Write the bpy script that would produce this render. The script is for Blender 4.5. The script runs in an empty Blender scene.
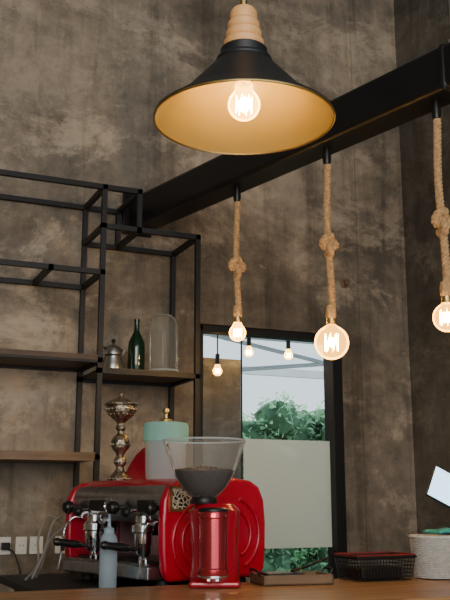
import bpy, bmesh, math, random
from mathutils import Vector, Matrix
random.seed(4)
pi=math.pi
# ------------------------------------------------------------ materials
def newmat(name):
    m=bpy.data.materials.new(name); m.use_nodes=True
    nt=m.node_tree; nt.nodes.clear()
    out=nt.nodes.new('ShaderNodeOutputMaterial')
    return m,nt,out
def pmat(name,col,rough=.5,metal=0,var=.12,scale=12,bump=0.0,coat=0,trans=0,emis=None,estr=0,ior=1.45,stretch=(1,1,1)):
    m,nt,out=newmat(name); N=nt.nodes; L=nt.links
    p=N.new('ShaderNodeBsdfPrincipled'); L.new(p.outputs[0],out.inputs[0])
    tc=N.new('ShaderNodeTexCoord'); mp=N.new('ShaderNodeMapping'); mp.inputs['Scale'].default_value=stretch
    L.new(tc.outputs['Object'],mp.inputs[0])
    nz=N.new('ShaderNodeTexNoise'); nz.inputs['Scale'].default_value=scale; nz.inputs['Detail'].default_value=5
    L.new(mp.outputs[0],nz.inputs['Vector'])
    cr=N.new('ShaderNodeValToRGB')
    cr.color_ramp.elements[0].position=.3; cr.color_ramp.elements[1].position=.7
    cr.color_ramp.elements[0].color=(*[c*(1-var) for c in col],1)
    cr.color_ramp.elements[1].color=(*[min(1,c*(1+var)) for c in col],1)
    L.new(nz.outputs[0],cr.inputs[0]); L.new(cr.outputs[0],p.inputs['Base Color'])
    p.inputs['Roughness'].default_value=rough; p.inputs['Metallic'].default_value=metal
    p.inputs['IOR'].default_value=ior
    p.inputs['Coat Weight'].default_value=coat; p.inputs['Coat Roughness'].default_value=.05
    p.inputs['Transmission Weight'].default_value=trans
    if emis: p.inputs['Emission Color'].default_value=(*emis,1); p.inputs['Emission Strength'].default_value=estr
    if bump:
        b=N.new('ShaderNodeBump'); b.inputs['Strength'].default_value=bump; b.inputs['Distance'].default_value=.01
        L.new(nz.outputs[0],b.inputs['Height']); L.new(b.outputs[0],p.inputs['Normal'])
    return m
def thinglass(name,tint=(.95,.97,.97),emis=None,estr=0,diff=None,dfac=0,refl=1.0,rough=.02,blend=.12):
    """thin clear glass: transparent + fresnel gloss (+ a little scatter)"""
    m,nt,out=newmat(name); N=nt.nodes; L=nt.links
    t=N.new('ShaderNodeBsdfTransparent'); t.inputs[0].default_value=(*tint,1)
    g=N.new('ShaderNodeBsdfGlossy'); g.inputs['Roughness'].default_value=rough; g.inputs[0].default_value=(refl,refl,refl,1)
    fr=N.new('ShaderNodeLayerWeight'); fr.inputs[0].default_value=blend
    mx=N.new('ShaderNodeMixShader'); L.new(fr.outputs[0],mx.inputs[0]); L.new(t.outputs[0],mx.inputs[1]); L.new(g.outputs[0],mx.inputs[2])
    last=mx
    if dfac:
        d=N.new('ShaderNodeBsdfDiffuse'); d.inputs[0].default_value=(*diff,1)
        tl=N.new('ShaderNodeBsdfTranslucent'); tl.inputs[0].default_value=(*diff,1)
        m1=N.new('ShaderNodeMixShader'); m1.inputs[0].default_value=.5; L.new(d.outputs[0],m1.inputs[1]); L.new(tl.outputs[0],m1.inputs[2])
        m2=N.new('ShaderNodeMixShader'); m2.inputs[0].default_value=dfac; L.new(last.outputs[0],m2.inputs[1]); L.new(m1.outputs[0],m2.inputs[2]); last=m2
    if emis:
        e=N.new('ShaderNodeEmission'); e.inputs[0].default_value=(*emis,1); e.inputs[1].default_value=estr
        a=N.new('ShaderNodeAddShader'); L.new(last.outputs[0],a.inputs[0]); L.new(e.outputs[0],a.inputs[1]); last=a
    L.new(last.outputs[0],out.inputs[0]); return m
def emat(name,col,s):
    m,nt,out=newmat(name); e=nt.nodes.new('ShaderNodeEmission'); e.inputs[0].default_value=(*col,1); e.inputs[1].default_value=s
    nt.links.new(e.outputs[0],out.inputs[0]); return m
def concrete(name,dark,mid,light,rough=.8,damp=(.42,.40,.38),dampamt=.6):
    m,nt,out=newmat(name); N=nt.nodes; L=nt.links
    p=N.new('ShaderNodeBsdfPrincipled'); L.new(p.outputs[0],out.inputs[0]); p.inputs['Roughness'].default_value=rough
    tc=N.new('ShaderNodeTexCoord')
    def noise(sc,st,det=8,rg=.6,dist=0,off=(0,0,0)):
        mp=N.new('ShaderNodeMapping'); mp.inputs['Scale'].default_value=st; mp.inputs['Location'].default_value=off
        L.new(tc.outputs['Object'],mp.inputs[0])
        n=N.new('ShaderNodeTexNoise'); n.inputs['Scale'].default_value=sc; n.inputs['Detail'].default_value=det
        n.inputs['Roughness'].default_value=rg; n.inputs['Distortion'].default_value=dist
        L.new(mp.outputs[0],n.inputs['Vector']); return n.outputs[0]
    big=noise(1.1,(.8,.8,1.4),8,.62,.25)
    streak=noise(3.6,(1,1,.22),8,.7,.3,(3,1,2))
    fine=noise(12,(1,1,1),12,.78)
    def math2(op,a,b):
        x=N.new('ShaderNodeMath'); x.operation=op
        for i,v in enumerate((a,b)):
            if isinstance(v,(int,float)): x.inputs[i].default_value=v
            else: L.new(v,x.inputs[i])
        return x.outputs[0]
    def ramp(src,p0,p1,c0,c1):
        r=N.new('ShaderNodeValToRGB'); e=r.color_ramp.elements; e[0].position=p0; e[1].position=p1; e[0].color=(*c0,1); e[1].color=(*c1,1); L.new(src,r.inputs[0]); return r
    def mix(f,a,b,mode='MIX'):
        x=N.new('ShaderNodeMixRGB'); x.blend_type=mode
        for i,v in ((0,f),(1,a),(2,b)):
            if isinstance(v,(int,float)): x.inputs[i].default_value=v
            elif isinstance(v,tuple): x.inputs[i].default_value=(*v,1)
            else: L.new(v,x.inputs[i])
        return x.outputs[0]
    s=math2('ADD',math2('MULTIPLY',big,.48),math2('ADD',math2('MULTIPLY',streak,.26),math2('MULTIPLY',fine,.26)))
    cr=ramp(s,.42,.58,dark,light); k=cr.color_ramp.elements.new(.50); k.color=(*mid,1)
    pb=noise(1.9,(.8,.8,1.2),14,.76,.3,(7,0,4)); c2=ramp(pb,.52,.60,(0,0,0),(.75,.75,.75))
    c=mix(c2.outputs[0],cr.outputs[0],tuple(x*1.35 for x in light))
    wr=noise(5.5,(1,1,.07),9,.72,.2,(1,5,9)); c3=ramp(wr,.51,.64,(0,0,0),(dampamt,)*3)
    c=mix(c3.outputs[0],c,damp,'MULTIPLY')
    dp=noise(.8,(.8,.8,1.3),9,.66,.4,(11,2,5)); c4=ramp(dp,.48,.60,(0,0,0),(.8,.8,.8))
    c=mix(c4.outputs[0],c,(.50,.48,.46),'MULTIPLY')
    L.new(c,p.inputs['Base Color'])
    b=N.new('ShaderNodeBump'); b.inputs['Strength'].default_value=.5; b.inputs['Distance'].default_value=.02; L.new(fine,b.inputs['Height']); L.new(b.outputs[0],p.inputs['Normal'])
    return m
M={}
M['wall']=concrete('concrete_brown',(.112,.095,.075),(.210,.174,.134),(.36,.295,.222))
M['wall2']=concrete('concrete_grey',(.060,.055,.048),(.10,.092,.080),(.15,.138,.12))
M['floor']=concrete('floor_cement',(.20,.19,.17),(.28,.26,.23),(.34,.32,.28),.5)
M['ceil']=concrete('ceiling_cement',(.25,.24,.22),(.32,.30,.28),(.38,.36,.32))
M['steel']=pmat('black_steel',(.008,.008,.009),.5,.1,.2,20)
M['pipe']=pmat('black_beam_paint',(.007,.007,.008),.42,.1,.25,8,.05)
M['wood_dark']=pmat('dark_shelf_wood',(.075,.046,.028),.55,0,.35,6,.1,stretch=(1,8,8))
M['wood_shelf']=pmat('brown_shelf_wood',(.16,.095,.05),.5,0,.3,6,.1,stretch=(1,8,8))
M['wood_bar']=pmat('bar_top_wood',(.30,.16,.072),.42,0,.35,4,.08,coat=.15,stretch=(1,9,9))
M['wood_light']=pmat('lamp_socket_wood',(.62,.33,.13),.5,0,.18,10,.05,stretch=(4,4,1))
M['rope']=pmat('jute_rope',(.48,.29,.135),.9,0,.3,60,.3)
M['black']=pmat('black_plastic',(.008,.008,.008),.35,0,.2,20)
M['rubber']=pmat('black_rubber',(.015,.015,.015),.6,0,.2,20)
M['chrome']=pmat('chrome',(.75,.75,.76),.12,1,.04,10)
M['steelb']=pmat('brushed_stainless',(.5,.5,.51),.3,1,.15,30)
M['red']=pmat('red_enamel',(.40,.003,.022),.3,0,.06,3,coat=.4)
M['redm']=pmat('red_casting_dark',(.36,.003,.019),.25,.1,.1,3,coat=.7)
M['redmetal']=pmat('red_polished_metal',(.62,.06,.08),.16,.85,.1,3,coat=.5)
M['silver']=pmat('aged_silver',(.36,.31,.24),.3,1,.6,60,.8)
M['gold']=pmat('shade_inner_gold',(.43,.32,.11),.42,.3,.05,5)
M['shade']=pmat('shade_black_enamel',(.009,.011,.013),.4,.1,.15,10)
M['brass']=pmat('aged_brass',(.5,.36,.15),.35,1,.15,30)
M['green']=pmat('green_bottle_glass',(.002,.018,.007),.06,0,.1,5,coat=.6)
M['clear']=thinglass('clear_glass',diff=(.85,.87,.85),dfac=.10)
M['hopper']=thinglass('hopper_acrylic',(.96,.97,.97),diff=(.9,.92,.92),dfac=.12,blend=.08)
M['bulbglass']=thinglass('bulb_glass',(1,.86,.50),(1,.50,.07),3.6)
M['bulbbig']=thinglass('bulb_glass_large',(1,.86,.50),(1,.46,.06),1.9)
M['fil']=emat('filament',(1,.60,.16),160)
M['core']=emat('filament_glow',(1,.72,.30),110)
M['bean']=pmat('coffee_beans',(.020,.009,.005),.4,0,.5,90,.8)
M['teal']=thinglass('teal_plastic',(.7,.95,.93),diff=(.46,.84,.80),dfac=.7)
M['frostp']=thinglass('frosted_plastic',(.82,.92,.98),diff=(.72,.84,.92),dfac=.5)
M['film']=thinglass('frosted_window_film',(.92,.98,.95),diff=(.90,.97,.93),dfac=.78)
M['winglass']=thinglass('window_glass',(.94,.97,.97),refl=.9,blend=.25)
M['white']=pmat('white_plastic',(.7,.68,.63),.4,0,.05,5)
M['screen']=emat('tablet_display',(.50,.78,1),3.2)
M['wicker']=pmat('woven_grey_fibre',(.50,.49,.46),.8,0,.15,60,.3)
M['redwire']=pmat('red_coated_wire',(.22,.015,.015),.4,0,.1,10)
M['tealcloth']=pmat('teal_cloth',(.05,.34,.32),.9,0,.15,30,.3)
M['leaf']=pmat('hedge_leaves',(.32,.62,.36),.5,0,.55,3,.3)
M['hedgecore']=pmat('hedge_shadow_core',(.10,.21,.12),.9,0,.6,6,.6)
M['grass']=pmat('pale_bounce_ground',(.46,.46,.40),.9,0,.3,8,.4)  # ground made pale to bounce extra light onto the window film
M['white_steel']=pmat('pergola_paint',(.50,.55,.58),.5,0,.08,5)
M['canopy']=thinglass('canopy_polycarbonate',(.50,.57,.65),diff=(.45,.52,.60),dfac=.6)
M['ext']=concrete('reflection_tone_render',(.12,.10,.08),(.17,.14,.115),(.24,.20,.165))  # dim reflected-interior tone, put into a wall colour
M['cable']=pmat('grey_hose',(.22,.20,.18),.5,0,.1,10)
def emblem():
    m,nt,out=newmat('emblem_plate'); N=nt.nodes; L=nt.links
    p=N.new('ShaderNodeBsdfPrincipled'); L.new(p.outputs[0],out.inputs[0])
    tc=N.new('ShaderNodeTexCoord'); v=N.new('ShaderNodeTexVoronoi'); v.inputs['Scale'].default_value=55; v.feature='DISTANCE_TO_EDGE'
    L.new(tc.outputs['Object'],v.inputs['Vector'])
    c=N.new('ShaderNodeValToRGB'); c.color_ramp.interpolation='CONSTANT'; c.color_ramp.elements[0].color=(.5,.45,.36,1); c.color_ramp.elements[1].position=.11; c.color_ramp.elements[1].color=(.01,.01,.01,1)
    L.new(v.outputs['Distance'],c.inputs[0]); L.new(c.outputs[0],p.inputs['Base Color']); p.inputs['Roughness'].default_value=.4; return m
M['emblem']=emblem()
# ------------------------------------------------------------ mesh helpers
COL=bpy.context.scene.collection
def group(name,loc=(0,0,0),rz=0):
    e=bpy.data.objects.new(name,None); e.empty_display_size=.1; e.location=loc; e.rotation_euler=(0,0,rz); COL.objects.link(e); return e
def finish(bm,name,mat,parent=None,loc=(0,0,0),rot=(0,0,0),smooth=False,bevel=0):
    bmesh.ops.recalc_face_normals(bm,faces=bm.faces)
    me=bpy.data.meshes.new(name); bm.to_mesh(me); bm.free()
    if smooth:
        for p in me.polygons: p.use_smooth=True
        try: me.set_sharp_from_angle(angle=math.radians(40))
        except Exception: pass
    me.materials.append(M[mat] if isinstance(mat,str) else mat)
    o=bpy.data.objects.new(name,me); COL.objects.link(o); o.location=loc; o.rotation_euler=rot
    if parent: o.parent=parent
    if bevel:
        b=o.modifiers.new('bevel','BEVEL'); b.width=bevel; b.segments=3; b.limit_method='ANGLE'; b.angle_limit=math.radians(35)
    return o
def addbox(bm,lo,hi):
    g=bmesh.ops.create_cube(bm,size=1)
    s=[hi[i]-lo[i] for i in range(3)]; c=[(hi[i]+lo[i])/2 for i in range(3)]
    for v in g['verts']: v.co=Vector((v.co.x*s[0]+c[0],v.co.y*s[1]+c[1],v.co.z*s[2]+c[2]))
def boxes(name,lst,mat,parent=None,bevel=0,**k):
    bm=bmesh.new()
    for lo,hi in lst: addbox(bm,lo,hi)
    return finish(bm,name,mat,parent,bevel=bevel,**k)
def lathe(name,prof,mat,parent=None,seg=40,loc=(0,0,0),rot=(0,0,0),cap=False):
    bm=bmesh.new(); rings=[]
    for r,z in prof:
        if r<1e-5: rings.append([bm.verts.new((0,0,z))])
        else: rings.append([bm.verts.new((r*math.cos(2*pi*i/seg),r*math.sin(2*pi*i/seg),z)) for i in range(seg)])
    for a,b in zip(rings,rings[1:]):
        for i in range(seg):
            j=(i+1)%seg
            if len(a)==1 and len(b)==1: continue
            if len(a)==1: bm.faces.new((a[0],b[i],b[j]))
            elif len(b)==1: bm.faces.new((a[i],a[j],b[0]))
            else: bm.faces.new((a[i],a[j],b[j],b[i]))
    return finish(bm,name,mat,parent,loc,rot,smooth=True)
def frames(pts,closed=False):
    pts=[Vector(p) for p in pts]; n=len(pts); T=[]
    for i in range(n):
        a=pts[(i-1)%n] if (closed or i>0) else pts[i]; b=pts[(i+1)%n] if (closed or i<n-1) else pts[i]
        T.append((b-a).normalized())
    ref=Vector((0,0,1)) if abs(T[0].z)<.9 else Vector((1,0,0))
    u=(ref-T[0]*ref.dot(T[0])).normalized(); out=[]
    for i in range(n):
        u=(u-T[i]*u.dot(T[i])).normalized(); out.append((pts[i],u,T[i].cross(u)))
    return out
def sweep(bm,pts,r,seg=8,closed=False):
    fr=frames(pts,closed); n=len(fr); rings=[]
    for k,(p,u,v) in enumerate(fr):
        rr=r(k/(n-1)) if callable(r) else r
        rings.append([bm.verts.new(p+u*math.cos(2*pi*i/seg)*rr+v*math.sin(2*pi*i/seg)*rr) for i in range(seg)])
    rng=range(n) if closed else range(n-1)
    for k in rng:
        a=rings[k]; b=rings[(k+1)%n]
        for i in range(seg):
            j=(i+1)%seg; bm.faces.new((a[i],a[j],b[j],b[i]))
    if not closed: bm.faces.new(rings[0]); bm.faces.new(rings[-1])
def smoothpath(pts,n=8):
    P=[Vector(p) for p in pts]; P=[P[0]*2-P[1]]+P+[P[-1]*2-P[-2]]; o=[]
    for i in range(1,len(P)-2):
        for k in range(n):
            t=k/n; a,b,c,d=P[i-1:i+3]
            o.append(.5*((2*b)+(c-a)*t+(2*a-5*b+4*c-d)*t*t+(3*b-a-3*c+d)*t**3))
    o.append(P[-2]); return o
def tubes(name,paths,r,mat,parent=None,seg=8,closed=False,**k):
    bm=bmesh.new()
    for p in paths: sweep(bm,p,r,seg,closed)
    return finish(bm,name,mat,parent,smooth=True,**k)
def extrude_yz(name,prof,x0,x1,mat,parent=None,bevel=0,smooth=False):
    bm=bmesh.new(); a=[bm.verts.new((x0,y,z)) for y,z in prof]; b=[bm.verts.new((x1,y,z)) for y,z in prof]
    n=len(prof); bm.faces.new(a); bm.faces.new(b)
    for i in range(n): bm.faces.new((a[i],a[(i+1)%n],b[(i+1)%n],b[i]))
    return finish(bm,name,mat,parent,bevel=bevel,smooth=smooth)
def circle(c,r,n=40,ax='z'):
    o=[]
    for i in range(n):
        a=2*pi*i/n; x,y=r*math.cos(a),r*math.sin(a)
        o.append(Vector(c)+(Vector((x,y,0)) if ax=='z' else Vector((0,x,y)) if ax=='x' else Vector((x,0,y))))
    return o
# ------------------------------------------------------------ room
WY=4.95; WX=3.55; ZC=5.3
wx0,wx1,wz1=2.04,3.03,2.445
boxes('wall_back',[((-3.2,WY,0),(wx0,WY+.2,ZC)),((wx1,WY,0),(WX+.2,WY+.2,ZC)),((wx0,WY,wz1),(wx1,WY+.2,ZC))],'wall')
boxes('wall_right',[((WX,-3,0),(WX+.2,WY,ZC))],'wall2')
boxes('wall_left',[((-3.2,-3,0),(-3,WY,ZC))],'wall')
boxes('floor',[((-3.2,-3,-.1),(WX+.2,WY+.2,0))],'floor')
boxes('ceiling',[((-3.2,-3,ZC),(WX+.2,WY+.2,ZC+.15))],'ceil')
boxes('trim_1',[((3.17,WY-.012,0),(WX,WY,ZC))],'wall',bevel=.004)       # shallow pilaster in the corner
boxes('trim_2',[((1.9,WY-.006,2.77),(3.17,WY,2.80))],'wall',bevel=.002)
# ------------------------------------------------------------ glazed door
g=group('window_1',(wx0,WY,0)); W=wx1-wx0
fw=.05
boxes('frame',[((0,.02,0),(fw-.02,.12,wz1)),((W-fw-.02,.0,0),(W,.12,wz1)),((0,.02,wz1-fw+.01),(W,.12,wz1)),((0,.02,0),(W,.12,.08)),((.304,.066,0),(.312,.08,wz1-fw))],'steel',g,bevel=.003)
boxes('glass_pane',[((fw-.02,.07,.08),(W-fw,.074,wz1-fw+.01))],'winglass',g)
boxes('frosted_film',[((.315,.062,1.115),(W-fw-.02,.064,1.765))],'film',g)
# ------------------------------------------------------------ outside
boxes('exterior_ground',[((-8,WY+.2,-.1),(20,22,-.02))],'grass')
boxes('reflection_tone_wall',[((1.0,6.5,-.02),(3.03,6.7,2.5))],'ext')  # added wall; its brown stands in for the room reflected in the glass
def hedge(name,x0,x1,y,h,n,leaves):
    g=group(name,(0,0,0))
    bm=bmesh.new(); balls=[]
    for i in range(n):
        x=random.uniform(x0,x1); z=random.uniform(0.1,h-.1); yy=y+random.uniform(-.35,.35); r=random.uniform(.16,.32); z=min(z,h-r*.6)
        balls.append((x,yy,z,r))
        gg=bmesh.ops.create_icosphere(bm,subdivisions=2,radius=r*.8,matrix=Matrix.Translation((x,yy,z)))
        for v in gg['verts']:
            v.co+=Vector((random.uniform(-1,1),random.uniform(-1,1),random.uniform(-1,1)))*r*.2
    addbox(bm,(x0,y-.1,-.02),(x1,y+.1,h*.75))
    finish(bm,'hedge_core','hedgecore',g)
    bm=bmesh.new()
    for i in range(leaves):
        x,yy,z,r=random.choice(balls)
        d=Vector([random.gauss(0,1) for _ in range(3)]).normalized(); 
        if d.y>.4: d.y=-d.y
        c=Vector((x,yy,z))+d*r*random.uniform(.75,1.25)
        if c.z<0: c.z=random.uniform(.02,.3)
        a=Vector([random.uniform(-1,1) for _ in range(3)]).normalized(); b=a.orthogonal().normalized(); s=random.uniform(.022,.055)
        bm.faces.new([bm.verts.new(c+a*s),bm.verts.new(c+b*s*.5),bm.verts.new(c-a*s),bm.verts.new(c-b*s*.5)])
    finish(bm,'hedge_leaves','leaf',g)
hedge('garden_hedge',3.2,8.0,9.2,2.46,280,26000)
g=group('pergola',(0,0,0)); PERG=g
boxes('rafters',[((2.0,y,3.02),(9,y+.07,3.14)) for y in (5.6,6.9,8.2)]+[((x,5.4,3.14),(x+.05,8.4,3.2)) for x in (2.2,3.0,3.8,4.6,5.4,6.2,7.0)]+[((2.0,10.5,3.0),(9,10.57,3.1))],'white_steel',g)
boxes('posts',[((6.8,8.2,-.02),(6.9,8.3,3.02)),((2.0,8.2,-.02),(2.1,8.3,3.02)),((6.8,5.6,-.02),(6.9,5.7,3.02)),((2.0,5.6,-.02),(2.1,5.67,3.02)),((6.8,10.5,-.02),(6.9,10.57,3.02))],'white_steel',g)
tubes('diagonal_braces',[[(2.6,8.25,2.55),(6.85,8.25,3.05)],[(3.4,8.24,3.05),(6.85,8.24,2.5)]],.022,'white_steel',g)
boxes('canopy_sheet',[((1.9,5.3,3.21),(8,8.5,3.22))],'canopy',g)
# ------------------------------------------------------------ bulbs and lamps
def bulb(parent,z,r,kind='pear',power=6,glass='bulbglass'):
    """bulb hanging down: z=centre of globe (local)"""
    prof=[(0,z-r)]
    top=46 if kind=='pear' else 66
    for a in range(-80,top,7):
        t=math.radians(a); prof.append((r*math.cos(t),z+r*math.sin(t)))
    nr=.016
    if kind=='pear': prof+=[(r*.56,z+r*.95),(max(nr+.003,r*.40),z+r*1.25),(nr+.001,z+r*1.5),(nr,z+r*1.7)]; end=z+r*1.7
    else: prof+=[(max(nr+.004,r*.32),z+r*.97),(nr+.002,z+r*1.06),(nr+.001,z+r*1.2),(nr,z+r*1.3)]; end=z+r*1.3
    lathe('bulb_glass',prof,glass,parent,36)
    pts=[]; n=7; fr=min(.03,r*.5)
    for i in range(n*2+1):
        a=2*pi*i/(n*2); pts.append((fr*math.cos(a),fr*math.sin(a),z+(.5*r if i%2 else -.5*r)))
    tubes('filament',[pts],.0010,'fil',parent,5)
    lathe('filament_stem',[(0,end-.01),(.006,end-.01),(.004,z+.4*r),(0,z+r*.25)],'clear',parent,10)
    s=min(.5*r,.022)
    lathe('filament_glow',[(0,z-s),(s*.5,z-s*.7),(s*.75,z-s*.2),(s*.75,z+s*.3),(s*.4,z+s*.85),(0,z+s*1.1)],'core',parent,18)
    L=bpy.data.lights.new('lamp_light','POINT'); L.energy=power; L.color=(1,.60,.24); L.shadow_soft_size=.025
    o=bpy.data.objects.new('lamp_light',L); COL.objects.link(o); o.parent=parent; o.location=(0,0,z-.002)
    return end
# big pendant
g=group('pendant_lamp',(.748,1.582,0))
rz=2.172; R=.186
tp=rz+.132
out=[(R,rz),(R+.003,rz+.004),(R*.72,rz+.045),(.056,tp),(.050,tp+.006),(.050,tp+.026),(.046,tp+.030),(.0,tp+.032)]
lathe('shade_outer',out,'shade',g,72)
lathe('shade_inner',[(R-.001,rz),(R*.71,rz+.042),(.052,tp-.004),(.0,tp-.002)],'gold',g,72)
tubes('rim_bead',[circle((0,0,rz),R+.001,72)],.0028,'brass',g,8,closed=True)
lathe('shade_collar',[(.058,tp-.004),(.06,tp+.001),(.058,tp+.006)],'shade',g,48)
w=tp+.032
lathe('wooden_socket',[(.0,w),(.041,w),(.043,w+.006),(.043,w+.014),(.038,w+.018),(.036,w+.021),(.038,w+.024),(.038,w+.036),(.034,w+.040),(.032,w+.043),(.034,w+.046),(.034,w+.057),(.030,w+.061),(.028,w+.064),(.029,w+.068),(.029,w+.082),(.024,w+.09),(.01,w+.094),(0,w+.094)],'wood_light',g,48)
tubes('cord',[[(0,0,w+.09),(0,0,ZC)]],.0035,'rubber',g)
lathe('cord_grip',[(0,w+.088),(.009,w+.088),(.008,w+.115),(0,w+.12)],'brass',g,16)
lathe('ceiling_rose',[(0,ZC-.03),(.05,ZC-.025),(.055,ZC),(0,ZC)],'shade',g,32)
zt=bulb(g,rz+.035,.034,power=1.4)
lathe('lampholder',[(0,tp-.002),(.019,tp-.002),(.02,zt-.004),(.016,zt-.01),(0,zt-.01)],'brass',g,24)
# black box-section steel beam
P0=Vector((1.635,4.95,3.07)); P1=Vector((2.185,2.65,3.07)); D=(P1-P0)
def bp(k): return P0+D*k
g=group('steel_beam',(0,0,0))
PR=.092; HW=.082
dn=D.normalized(); U=Vector((-dn.y,dn.x,0)); ZZ=Vector((0,0,1))
def boxbeam(name,a,b,hw,hh,mat,parent,bev):
    bm=bmesh.new(); rings=[]
    for c in (a,b): rings.append([bm.verts.new(c+U*sx*hw+ZZ*sz*hh) for sx,sz in ((-1,-1),(1,-1),(1,1),(-1,1))])
    for i in range(4):
        j=(i+1)%4; bm.faces.new((rings[0][i],rings[0][j],rings[1][j],rings[1][i]))
    bm.faces.new(rings[0]); bm.faces.new(rings[1])
    o=finish(bm,name,mat,parent,smooth=True,bevel=bev); return o
boxbeam('beam_section',bp(.003),bp(1.9),HW,PR,'pipe',g,.022)
boxbeam('wall_plate',bp(.0008),bp(.008),HW+.035,PR+.035,'pipe',g,.003)
for k in (1.0,1.7):
    c=bp(k)
    boxbeam('clamp_band',bp(k-.008),bp(k+.008),HW+.005,PR+.005,'steel',g,.02)
    tubes('suspension_rod',[[c+Vector((0,0,PR)),Vector((c.x,c.y,ZC))]],.009,'steelb',g)
    lathe('rod_nut',[(0,0),(.02,0),(.02,.04),(0,.04)],'steelb',g,6,loc=c+Vector((0,0,PR+.006)))
def ropelamp(k,bz,br,kz,glass,power,kind,name='rope_pendant_lamp'):
    c=bp(k); top=c.z-PR
    g=group(name,(c.x,c.y,0))
    RR=.0085; sr=.0088
    sock=bz+br*(1.25 if kind=='globe' else 1.6)
    def strands(path,closed=False,tw=None,mat='rope'):
        fr=frames(path,closed); n=len(fr); L=sum((fr[i+1][0]-fr[i][0]).length for i in range(n-1))
        if closed: turns=max(1,round(L/.05))
        else: turns=L/.05
        out=[]
        for s in range(3):
            pts=[]
            for i,(p,u,v) in enumerate(fr):
                a=2*pi*(turns*i/(n if closed else n-1)+s/3); pts.append(p+u*math.cos(a)*RR+v*math.sin(a)*RR)
            out.append(pts)
        return out
    def line(z0,z1):
        n=int(abs(z1-z0)/.006)+2
        return [Vector((.005*math.sin(9*(z0+(z1-z0)*i/n)),.004*math.cos(7*(z0+(z1-z0)*i/n)),z0+(z1-z0)*i/n)) for i in range(n+1)]
    bm=bmesh.new()
    for p in strands(line(top-.07,sock+.05)): sweep(bm,p,sr,7)
    n=150; kn=[]
    for i in range(n):
        t=2*pi*i/n; x=math.sin(t)+2*math.sin(2*t); y=math.cos(t)-2*math.cos(2*t); zz=-math.sin(3*t)
        kn.append(Vector((x*.0125,zz*.017,kz+y*.017)))
    rot=Matrix.Rotation(.5,3,'Z'); kn=[rot@p for p in kn]
    for p in strands(kn,True): sweep(bm,p,sr,6,True)
    finish(bm,'rope_with_knot','rope',g,smooth=True)
    lathe('ceiling_cap',[(0,top),(.018,top),(.02,top-.05),(.016,top-.075),(0,top-.08)],'black',g,24)
    lathe('rope_whipping',[(.0,sock+.075),(.021,sock+.07),(.024,sock+.045),(.023,sock+.02),(.02,sock+.012),(0,sock+.01)],'rope',g,24)
    lathe('lampholder',[(0,sock+.03),(.019,sock+.03),(.021,sock-.01),(.018,sock-.016),(0,sock-.016)],'brass',g,24)
    bulb(g,bz,br,kind,power=power,glass=glass)
ropelamp(.405,2.215,.042,2.555,'bulbglass',9,'pear')
ropelamp(.687,2.075,.076,2.52,'bulbbig',10,'globe')
ropelamp(.956,2.085,.056,2.47,'bulbbig',9,'globe')
for i,(x,y,z) in enumerate(((3.36,6.3,2.53),(3.01,6.3,2.53),(2.72,6.25,2.36))):
    g=group('outdoor_bulb_%d'%(i+1),(x,y,0)); g.parent=PERG
    bulb(g,z,.035,power=1)
    lathe('lampholder',[(0,z+.13),(.017,z+.13),(.019,z+.05),(0,z+.05)],'black',g,20)
    tubes('cord',[[(0,0,z+.12),(0,0,3.21)]],.006,'rubber',g)
# ------------------------------------------------------------ wall shelving
g=group('wall_shelf_unit',(0,0,0))
b=.0135; yf,yb=4.535,4.925; XL=-.25
bars=[]
def bar(p,q):
    lo=[min(p[i],q[i])-b for i in range(3)]; hi=[max(p[i],q[i])+b for i in range(3)]; bars.append((lo,hi))
Zt=3.07; Z2=2.59; Z3=2.115; Z4=1.615; Zr=2.85; Zs=2.06; XE=1.50; XR=1.85; XM=1.30
for y in (yf,yb):
    bar((XL,y,0.0135),(XL,y,Zt)); bar((XM,y,0.0135),(XM,y,Zt)); bar((XR,y,0.0135),(XR,y,Zr))
    bar((XL,y,Zt),(XE,y,Zt)); bar((XE,y,Zr),(XE,y,Zt)); bar((XM,y,Zr),(XR,y,Zr))
    bar((XL,y,Z2),(XM,y,Z2)); bar((XL,y,Z3),(XM,y,Z3)); bar((XL,y,Z4),(XM,y,Z4)); bar((XM,y,Zs),(XR,y,Zs))
for x,zs in ((XL,(Zt,Z2,Z3,Z4)),(XM,(Zt,Z2,Z3,Z4,Zr)),(XR,(Zr,Zs)),(XE,(Zt,Zr)),(.55,(Zt,Z3,Z4))):
    for z in zs: bar((x,yf,z),(x,yb,z))
bar((1.02,yf,Z2),(1.02,yb,Z2))
boxes('frame',bars,'steel',g)
boxes('shelf_board_upper',[((XL+.015,yf-.016,Z3+.0),(XM-.015,yb,Z3+.026))],'wood_dark',g)
boxes('shelf_board_lower',[((XL+.015,yf-.018,Z4-.02),(XM-.015,yb,Z4+.022))],'wood_shelf',g)
boxes('shelf_board_side',[((XM+.015,yf+.005,Zs-.0),(XR-.015,yb,Zs+.02))],'wood_dark',g)
ZS=Zs+.021
g=group('metal_coffee_pot',(1.435,4.74,ZS))
lathe('body',[(0,0),(.058,0),(.060,.01),(.052,.055),(.043,.085),(.043,.092),(.050,.10),(.048,.13),(.03,.15),(.012,.157),(0,.158)],'steelb',g,10)
lathe('lid_knob',[(0,.157),(.006,.157),(.005,.168),(.012,.175),(.010,.187),(0,.192)],'black',g,16)
tubes('handle',[smoothpath([(-.042,0,.135),(-.075,0,.14),(-.082,0,.10),(-.068,0,.05)])],.006,'black',g)
tubes('spout',[smoothpath([(.035,0,.09),(.055,0,.11),(.067,0,.137)])],lambda t:.013-.006*t,'steelb',g,10)
g=group('green_glass_bottle',(1.572,4.75,ZS))
lathe('bottle',[(0,.012),(.03,.0),(.045,.002),(.048,.01),(.048,.15),(.045,.18),(.03,.215),(.017,.24),(.0145,.26),(.0145,.30),(.017,.302),(.017,.312),(.013,.315),(0,.315)],'green',g,36)
g=group('glass_cloche',(1.715,4.70,ZS))
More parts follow.
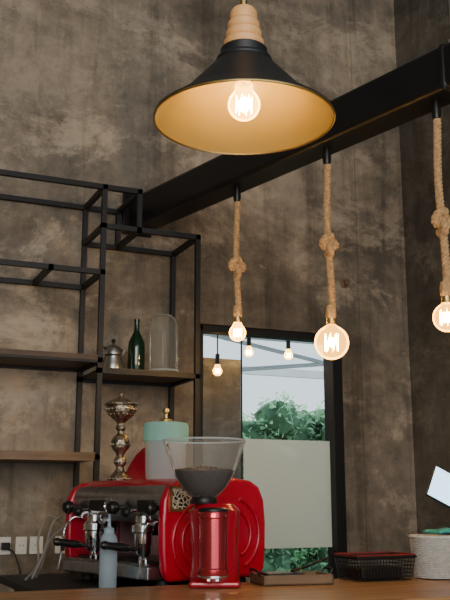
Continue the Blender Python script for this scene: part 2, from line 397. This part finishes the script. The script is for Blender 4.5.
lathe('dome',[(.083,.014),(.083,.24),(.079,.285),(.066,.318),(.045,.338),(.02,.346),(0,.347)],'clear',g,48)
lathe('base',[(0,0),(.09,0),(.092,.006),(.088,.014),(0,.014)],'wood_dark',g,48)
lathe('dome_foot_ring',[(.082,.014),(.087,.016),(.087,.022),(.083,.026)],'frostp',g,48)
# ------------------------------------------------------------ counters
g=group('bar_counter',(0,0,0))
boxes('wooden_top',[((-1.2,2.45,1.05),(3.5,3.18,1.10))],'wood_bar',g,bevel=.006)
boxes('counter_front',[((-1.15,2.62,0),(3.45,2.68,1.05))],'wood_dark',g)
boxes('counter_ends',[((-1.15,2.68,0),(-1.1,3.1,1.05)),((3.4,2.68,0),(3.45,3.1,1.05))],'wood_dark',g)
g=group('work_counter',(0,0,0))
boxes('stone_top',[((.78,3.2,1.04),(1.95,4.28,1.07))],'steel',g,bevel=.004)
boxes('cabinet',[((.85,3.26,0),(1.9,4.22,1.04))],'wood_dark',g)
# ------------------------------------------------------------ espresso machine
g=group('espresso_machine',(1.365,3.70,1.07),math.radians(-75))
prof=[(-.24,.03),(-.262,.07),(-.270,.14),(-.272,.24),(-.266,.33),(-.245,.378),(-.20,.402),(-.10,.415),(.08,.418),(.165,.408),(.212,.382),(.238,.33),(.246,.24),(.244,.14),(.236,.06),(.21,.03)]
extrude_yz('side_panel_right',prof,.335,.375,'red',g,bevel=.014,smooth=True)
extrude_yz('side_panel_left',prof,-.375,-.335,'red',g,bevel=.014,smooth=True)
extrude_yz('upper_body',[(-.20,.25),(-.222,.30),(-.232,.345),(-.21,.385),(-.16,.412),(.17,.412),(.22,.37),(.235,.30),(.235,.10),(.0,.10),(.0,.25)],-.335,.335,'red',g,bevel=.006,smooth=True)
extrude_yz('stainless_front_cowl',[(-.19,.242),(-.222,.246),(-.240,.27),(-.250,.335),(-.244,.362),(-.226,.386),(-.216,.380),(-.228,.355),(-.225,.28),(-.212,.255),(-.19,.252)],-.334,.334,'steelb',g,smooth=True)
boxes('stainless_backsplash',[((-.33,-.012,.10),(.33,-.002,.25))],'steelb',g)
boxes('chassis',[((-.335,-.22,.03),(.335,.235,.10))],'black',g,bevel=.005)
boxes('drip_tray',[((-.32,-.30,.035),(.32,-.02,.085))],'steelb',g,bevel=.006)
boxes('drip_grille',[((-.31+.0155*i,-.29,.086),(-.302+.0155*i,-.03,.093)) for i in range(40)],'chrome',g)
extrude_yz('raised_hood',[(.022,.39),(.026,.43),(.05,.48),(.09,.535),(.13,.57),(.18,.582),(.222,.57),(.24,.52),(.24,.39)],-.375,-.17,'red',g,bevel=.012,smooth=True)
for i,(x,y) in enumerate(((-.28,-.2),(.28,-.2),(-.28,.18),(.28,.18))):
    lathe('foot',[(0,0),(.028,0),(.024,.03),(0,.03)],'rubber',g,20,loc=(x,y,0))
ribs=[]
for k,rr in enumerate((.075,.115,.155)):
    ribs.append([Vector((.377,-.055+rr*math.cos(t)*1.1,.175+rr*math.sin(t))) for t in [math.radians(105+150*i/24) for i in range(25)]])
for k,rr in enumerate((.08,.12)):
    ribs.append([Vector((.377,.07+rr*math.cos(t)*1.1,.20+rr*math.sin(t)*1.15)) for t in [math.radians(-65+140*i/24) for i in range(25)]])
tubes('side_panel_ribs',ribs,.0085,'red',g,10)
boxes('side_emblem',[((.374,-.235,.295),(.380,-.135,.375))],'emblem',g,bevel=.002)
boxes('emblem_frame',[((.373,-.242,.288),(.382,-.128,.297)),((.373,-.242,.373),(.382,-.128,.382)),((.373,-.242,.29),(.382,-.233,.38)),((.373,-.137,.29),(.382,-.128,.38))],'brass',g)
for x in (-.13,.235):
    lathe('group_head',[(0,.16),(.034,.16),(.037,.17),(.037,.205),(.044,.21),(.044,.235),(.03,.245),(.03,.27),(0,.27)],'chrome',g,32,loc=(x,-.265,0))
    lathe('group_neck',[(0,0),(.03,0),(.03,.09),(0,.09)],'chrome',g,24,loc=(x,-.17,.225),rot=(math.radians(90),0,0))
    lathe('portafilter_basket',[(0,.115),(.018,.118),(.030,.13),(.033,.16),(0,.16)],'chrome',g,32,loc=(x,-.265,0))
    lathe('portafilter_handle',[(0,0),(.008,0),(.008,.03),(.013,.035),(.016,.07),(.014,.12),(.017,.135),(.012,.148),(0,.15)],'black',g,20,loc=(x,-.29,.145),rot=(math.radians(82),0,math.radians(-12)))
    tubes('double_spout',[smoothpath([(x+s*.002,-.265,.12),(x+s*.018,-.265,.108),(x+s*.02,-.265,.093)],5) for s in (-1,1)],.006,'chrome',g)
    boxes('button_panel',[((x-.06,-.258,.285),(x+.06,-.235,.33))],'black',g,bevel=.003)
    tubes('group_lever',[smoothpath([(x,-.27,.265),(x,-.30,.29),(x,-.335,.285)])],.006,'chrome',g)
    lathe('lever_knob',[(0,0),(.014,.004),(.02,.016),(.016,.03),(0,.036)],'black',g,20,loc=(x,-.33,.285),rot=(math.radians(90),0,0))
for x in (-.31,.05,.315):
    lathe('steam_knob',[(0,0),(.009,0),(.009,.03),(.022,.032),(.026,.04),(.026,.06),(.02,.068),(0,.07)],'black',g,20,loc=(x,-.240,.30),rot=(math.radians(90),0,0))
for x in (-.30,.31):
    tubes('steam_wand',[smoothpath([(x,-.21,.25),(x,-.27,.255),(x+.01,-.315,.21),(x+.012,-.325,.13),(x+.01,-.34,.045)])],.0055,'chrome',g)
    lathe('wand_grip',[(.0,0),(.009,0),(.009,.05),(0,.05)],'rubber',g,14,loc=(x+.012,-.322,.12))
lathe('pressure_gauge',[(0,0),(.03,0),(.032,.008),(.028,.016),(.026,.012),(0,.012)],'chrome',g,28,loc=(-.03,-.248,.31),rot=(math.radians(90),0,0))
g=group('machine_hoses',(0,0,0))
tubes('hoses',[smoothpath([(1.02,4.09,1.33),(.97,4.05,1.30),(.92,3.98,1.18),(.86,3.92,1.078)]),
               smoothpath([(1.03,4.11,1.30),(.96,4.10,1.33),(.91,4.05,1.24),(.90,4.0,1.13),(.83,3.9,1.078)]),
               smoothpath([(1.04,4.13,1.28),(.98,4.14,1.22),(.94,4.1,1.12),(.90,4.02,1.078)])],.0055,'cable',g)
g=group('squeeze_bottle',(1.052,3.466,1.071))
lathe('bottle',[(0,0),(.03,0),(.034,.006),(.034,.17),(.03,.19),(.018,.205),(.018,.21)],'frostp',g,28)
lathe('nozzle_cap',[(0,.205),(.02,.205),(.02,.222),(.008,.228),(.003,.275),(0,.276)],'frostp',g,20)
# ------------------------------------------------------------ silver chalice & jar on machine
MT=1.07+.413+.001
g=group('ornate_silver_chalice',(1.243,3.955,MT))
pr=[(0,0),(.050,0),(.052,.008),(.046,.018),(.034,.03),(.022,.045),(.017,.06),(.026,.072),(.030,.085),(.024,.10),(.016,.11),(.022,.125),(.036,.14),(.044,.16),(.042,.18),(.028,.20),(.016,.21),(.014,.222),(.024,.232),(.022,.245),(.016,.255),(.028,.268),(.052,.288),(.066,.305),(.070,.325),(.066,.333),(.074,.338),(.076,.345),(.068,.35),(.045,.36),(.018,.372),(.010,.382),(.014,.392),(.008,.402),(0,.405)]
lathe('chalice_body',pr,'silver',g,40)
bm=bmesh.new()
for (zz,rr,n,s) in ((.318,.069,20,.006),(.16,.044,14,.006),(.345,.076,26,.004),(.01,.050,20,.005),(.085,.03,10,.005),(.295,.058,18,.005),(.238,.024,10,.004)):
    for i in range(n):
        a=2*pi*i/n; bmesh.ops.create_icosphere(bm,subdivisions=1,radius=s,matrix=Matrix.Translation((rr*math.cos(a),rr*math.sin(a),zz)))
finish(bm,'beading','silver',g,smooth=True)
g=group('lidded_plastic_jar',(1.384,3.747,MT))
lathe('jar',[(0,.002),(.080,.002),(.086,.01),(.090,.17),(.094,.175)],'frostp',g,40)
lathe('teal_lid',[(.097,.165),(.1,.168),(.1,.23),(.094,.245),(.05,.252),(.012,.254),(0,.254)],'teal',g,40)
lathe('lid_knob',[(0,.25),(.03,.252),(.028,.262),(.01,.268),(.008,.285),(.017,.295),(.015,.31),(0,.316)],'brass',g,20)
# ------------------------------------------------------------ grinder
g=group('coffee_grinder',(1.290,3.085,1.101),math.radians(-24))
lathe('hopper_glass',[(.038,.305),(.052,.315),(.080,.342),(.105,.382),(.122,.425),(.148,.498),(.151,.504),(.149,.512)],'hopper',g,56)
tubes('hopper_rim',[circle((0,0,.513),.150,56)],.003,'frostp',g,8,closed=True)
lathe('coffee_beans',[(0,.31),(.036,.31),(.05,.319),(.077,.345),(.101,.384),(.108,.402),(.06,.412),(0,.418)],'bean',g,48)
bm=bmesh.new()
for i in range(300):
    a=random.uniform(0,2*pi); rr=.106*math.sqrt(random.random()); 
    mt=Matrix.Translation((rr*math.cos(a),rr*math.sin(a),.418-.014*(rr/.1)+random.uniform(-.002,.004)))@Matrix.Rotation(random.uniform(0,pi),4,'Z')@Matrix.Diagonal((.0065,.0045,.003,1))
    bmesh.ops.create_icosphere(bm,subdivisions=1,radius=1,matrix=mt)
finish(bm,'loose_beans','bean',g,smooth=True)
lathe('hopper_collar',[(0,.285),(.046,.285),(.048,.292),(.048,.30),(.043,.31),(0,.312)],'black',g,36)
lathe('motor_body',[(0,.02),(.088,.02),(.090,.04),(.086,.06),(.084,.14),(.086,.20),(.092,.235),(.090,.262),(.066,.286),(0,.288)],'redm',g,44,loc=(.04,.012,0))
boxes('base',[((-.05,-.08,0),(.13,.09,.022))],'redm',g,bevel=.01)
lathe('doser_chamber',[(0,.045),(.050,.045),(.053,.052),(.053,.066),(.049,.070),(.049,.235),(.053,.239),(.053,.258),(.05,.262),(0,.262)],'redmetal',g,44,loc=(.035,-.09,0))
lathe('doser_lid',[(0,.26),(.055,.26),(.055,.267),(.04,.272),(0,.274)],'black',g,32,loc=(.035,-.09,0))
lathe('doser_base_ring',[(0,.034),(.04,.034),(.054,.038),(.054,.045),(0,.045)],'chrome',g,32,loc=(.035,-.09,0))
boxes('portafilter_fork',[((.015,-.13,.028),(.025,-.04,.034)),((.045,-.13,.028),(.055,-.04,.034))],'chrome',g)
# ------------------------------------------------------------ things on the bar
g=group('wooden_serving_tray',(1.63,3.06,1.101),math.radians(-8))
w,d,h=.135,.08,.035
boxes('tray',[((-w,-d,0),(w,d,.008)),((-w,-d,0),(w,-d+.01,h)),((-w,d-.01,0),(w,d,h)),((-w,-d,0),(-w+.01,d,h)),((w-.01,-d,0),(w,d,h))],'wood_shelf',g,bevel=.002)
boxes('coaster_stack',[((-.11,-.06,.0085),(.03,.05,.04))],'black',g,bevel=.004)
tubes('handles',[smoothpath([(s*w,-.04,.03),(s*(w+.012),-.035,.05),(s*(w+.012),.035,.05),(s*w,.04,.03)]) for s in (-1,1)],.004,'black',g)
tubes('tongs',[[(.0,-.02,.044),(.09,.03,.06),(.17,.05,.085)],[(.0,.0,.044),(.09,.045,.058),(.17,.058,.085)]],.004,'steel',g)
def wirebasket(name,loc,rz,w,d,h):
    g=group(name,loc,rz); P=[]
    def rect(w,d,z): return [Vector(p) for p in ((-w,-d,z),(w,-d,z),(w,d,z),(-w,d,z))]
    n=18
    for i in range(n+1):
        x=-1+2*i/n
        P.append([Vector((x*w,-d,h)),Vector((x*w*.9,-d*.88,.003)),Vector((x*w*.9,d*.88,.003)),Vector((x*w,d,h))])
    for i in range(9):
        y=-1+2*i/8
        P.append([Vector((-w,y*d,h)),Vector((-w*.9,y*d*.88,.003)),Vector((w*.9,y*d*.88,.003)),Vector((w,y*d,h))])
    tubes('mesh_wires',P,.0018,'black',g,5)
    R=[]
    for k in range(1,7):
        t=k/7; R.append(rect(w*(.9+.1*t),d*(.88+.12*t),h*t))
    tubes('horizontal_wires',R,.0018,'black',g,5,closed=True)
    tubes('rim',[rect(w,d,h)],.0025,'redwire',g,8,closed=True)
    tubes('rim_black',[rect(w+.002,d+.002,h-.008)],.0045,'black',g,8,closed=True)
    boxes('folded_napkins',[((-w*.75,-d*.7,.006),(w*.7,d*.7,.05))],'black',g,bevel=.01)
wirebasket('wire_basket',(2.0,3.07,1.101),0,.13,.085,.095)
g=group('woven_basket',(2.262,3.03,1.101))
lathe('basket_liner',[(0,.003),(.084,.003),(.097,.155),(.094,.155),(.081,.008)],'wicker',g,40)
bm=bmesh.new()
for k in range(22):
    z=.006+.0070*k; r0=.086+.013*z/.155
    pts=[]
    for i in range(120):
        a=2*pi*i/120; r=r0+.0022*math.cos(20*a+(pi if k%2 else 0)); pts.append(Vector((r*math.cos(a),r*math.sin(a),z)))
    sweep(bm,pts,.0032,6,True)
finish(bm,'woven_bands','wicker',g,smooth=True)
tubes('basket_rim',[circle((0,0,.158),.099,48)],.0065,'wicker',g,8,closed=True)
bm=bmesh.new(); bmesh.ops.create_grid(bm,x_segments=18,y_segments=18,size=.055)
for v in bm.verts:
    q=v.co.copy(); v.co.z=.165+.006*math.sin(q.x*50)*math.cos(q.y*43)-1.9*(q.x**2+q.y**2)+.022; v.co.x+=.035
o=finish(bm,'folded_cloth','tealcloth',g,smooth=True); s=o.modifiers.new('t','SOLIDIFY'); s.thickness=.01
g=group('pos_tablet',(2.44,3.075,1.101),math.radians(-20))
lathe('stand_base',[(0,0),(.07,0),(.07,.006),(.06,.012),(0,.014)],'white',g,36)
tubes('stand_arm',[smoothpath([(0,0,.01),(0,.01,.12),(-.01,.02,.24),(-.02,.0,.30)])],.011,'white',g,12)
e=bpy.data.objects.new('tablet_pivot',None); COL.objects.link(e); e.parent=g; e.location=(-.035,-.02,.325); e.rotation_euler=(math.radians(-25),math.radians(28),0)
boxes('tablet_body',[((-.115,-.006,-.075),(.115,.006,.075))],'black',e,bevel=.005)
boxes('tablet_screen',[((-.110,-.0075,-.070),(.110,-.0062,.070))],'screen',e)
# ------------------------------------------------------------ wall sockets
for x,wd in ((.93,.035),(1.02,.03),(1.10,.036),(1.235,.034)):
    g=group('wall_socket',(x,WY,1.165))
    boxes('plate',[((-wd,-.012,-.045),(wd,0,.045))],'white',g,bevel=.004)
    boxes('socket_face',[((-wd*.6,-.016,-.026),(wd*.6,-.012,.026))],'white',g,bevel=.002)
    boxes('pin_holes',[((-.010,-.0165,-.004),(-.006,-.0159,.006)),((.006,-.0165,-.004),(.010,-.0159,.006))],'black',g)
g=group('power_plug',(.96,WY-.035,1.165))
boxes('plug_body',[((-.05,-.018,-.018),(-.005,.018,.018))],'black',g,bevel=.005)
tubes('plug_cable',[smoothpath([(-.02,-.015,-.01),(.02,-.04,-.05),(.05,-.06,-.2),(.02,-.05,-.5),(0,-.03,-1.14)])],.0045,'rubber',g)
g=group('wall_hook',(3.06,WY,2.79))
lathe('hook_plate',[(0,0),(.028,0),(.03,.006),(.024,.012),(.012,.016),(.01,.04),(.018,.048),(0,.052)],'wood_shelf',g,24,rot=(math.radians(90),0,0))
# ------------------------------------------------------------ world, sun, camera
w=bpy.data.worlds.new('World'); bpy.context.scene.world=w; w.use_nodes=True
bg=w.node_tree.nodes['Background']; bg.inputs[0].default_value=(.84,.93,1.0,1); bg.inputs[1].default_value=1.65
s=bpy.data.lights.new('sun','SUN'); s.energy=4.0; s.angle=.2; s.color=(1,.95,.85)
o=bpy.data.objects.new('sun',s); COL.objects.link(o); o.rotation_euler=(math.radians(40),math.radians(-25),0); o.location=(0,0,9)
# added area light behind the camera, brightens the whole room
s=bpy.data.lights.new('fill_area_light','AREA'); s.shape='RECTANGLE'; s.size=4; s.size_y=3; s.energy=240; s.color=(1,.92,.80)
o=bpy.data.objects.new('fill_area_light',s); COL.objects.link(o); o.location=(-1.2,-2.9,3.0); o.rotation_euler=(math.radians(90),0,math.radians(-12))
c=bpy.data.cameras.new('camera'); c.lens=54; c.sensor_width=36; c.clip_start=.05; c.clip_end=100
o=bpy.data.objects.new('camera',c); COL.objects.link(o); o.location=(0,0,1.4); o.rotation_euler=(math.radians(90+12.53),0,math.radians(-24))
bpy.context.scene.camera=o
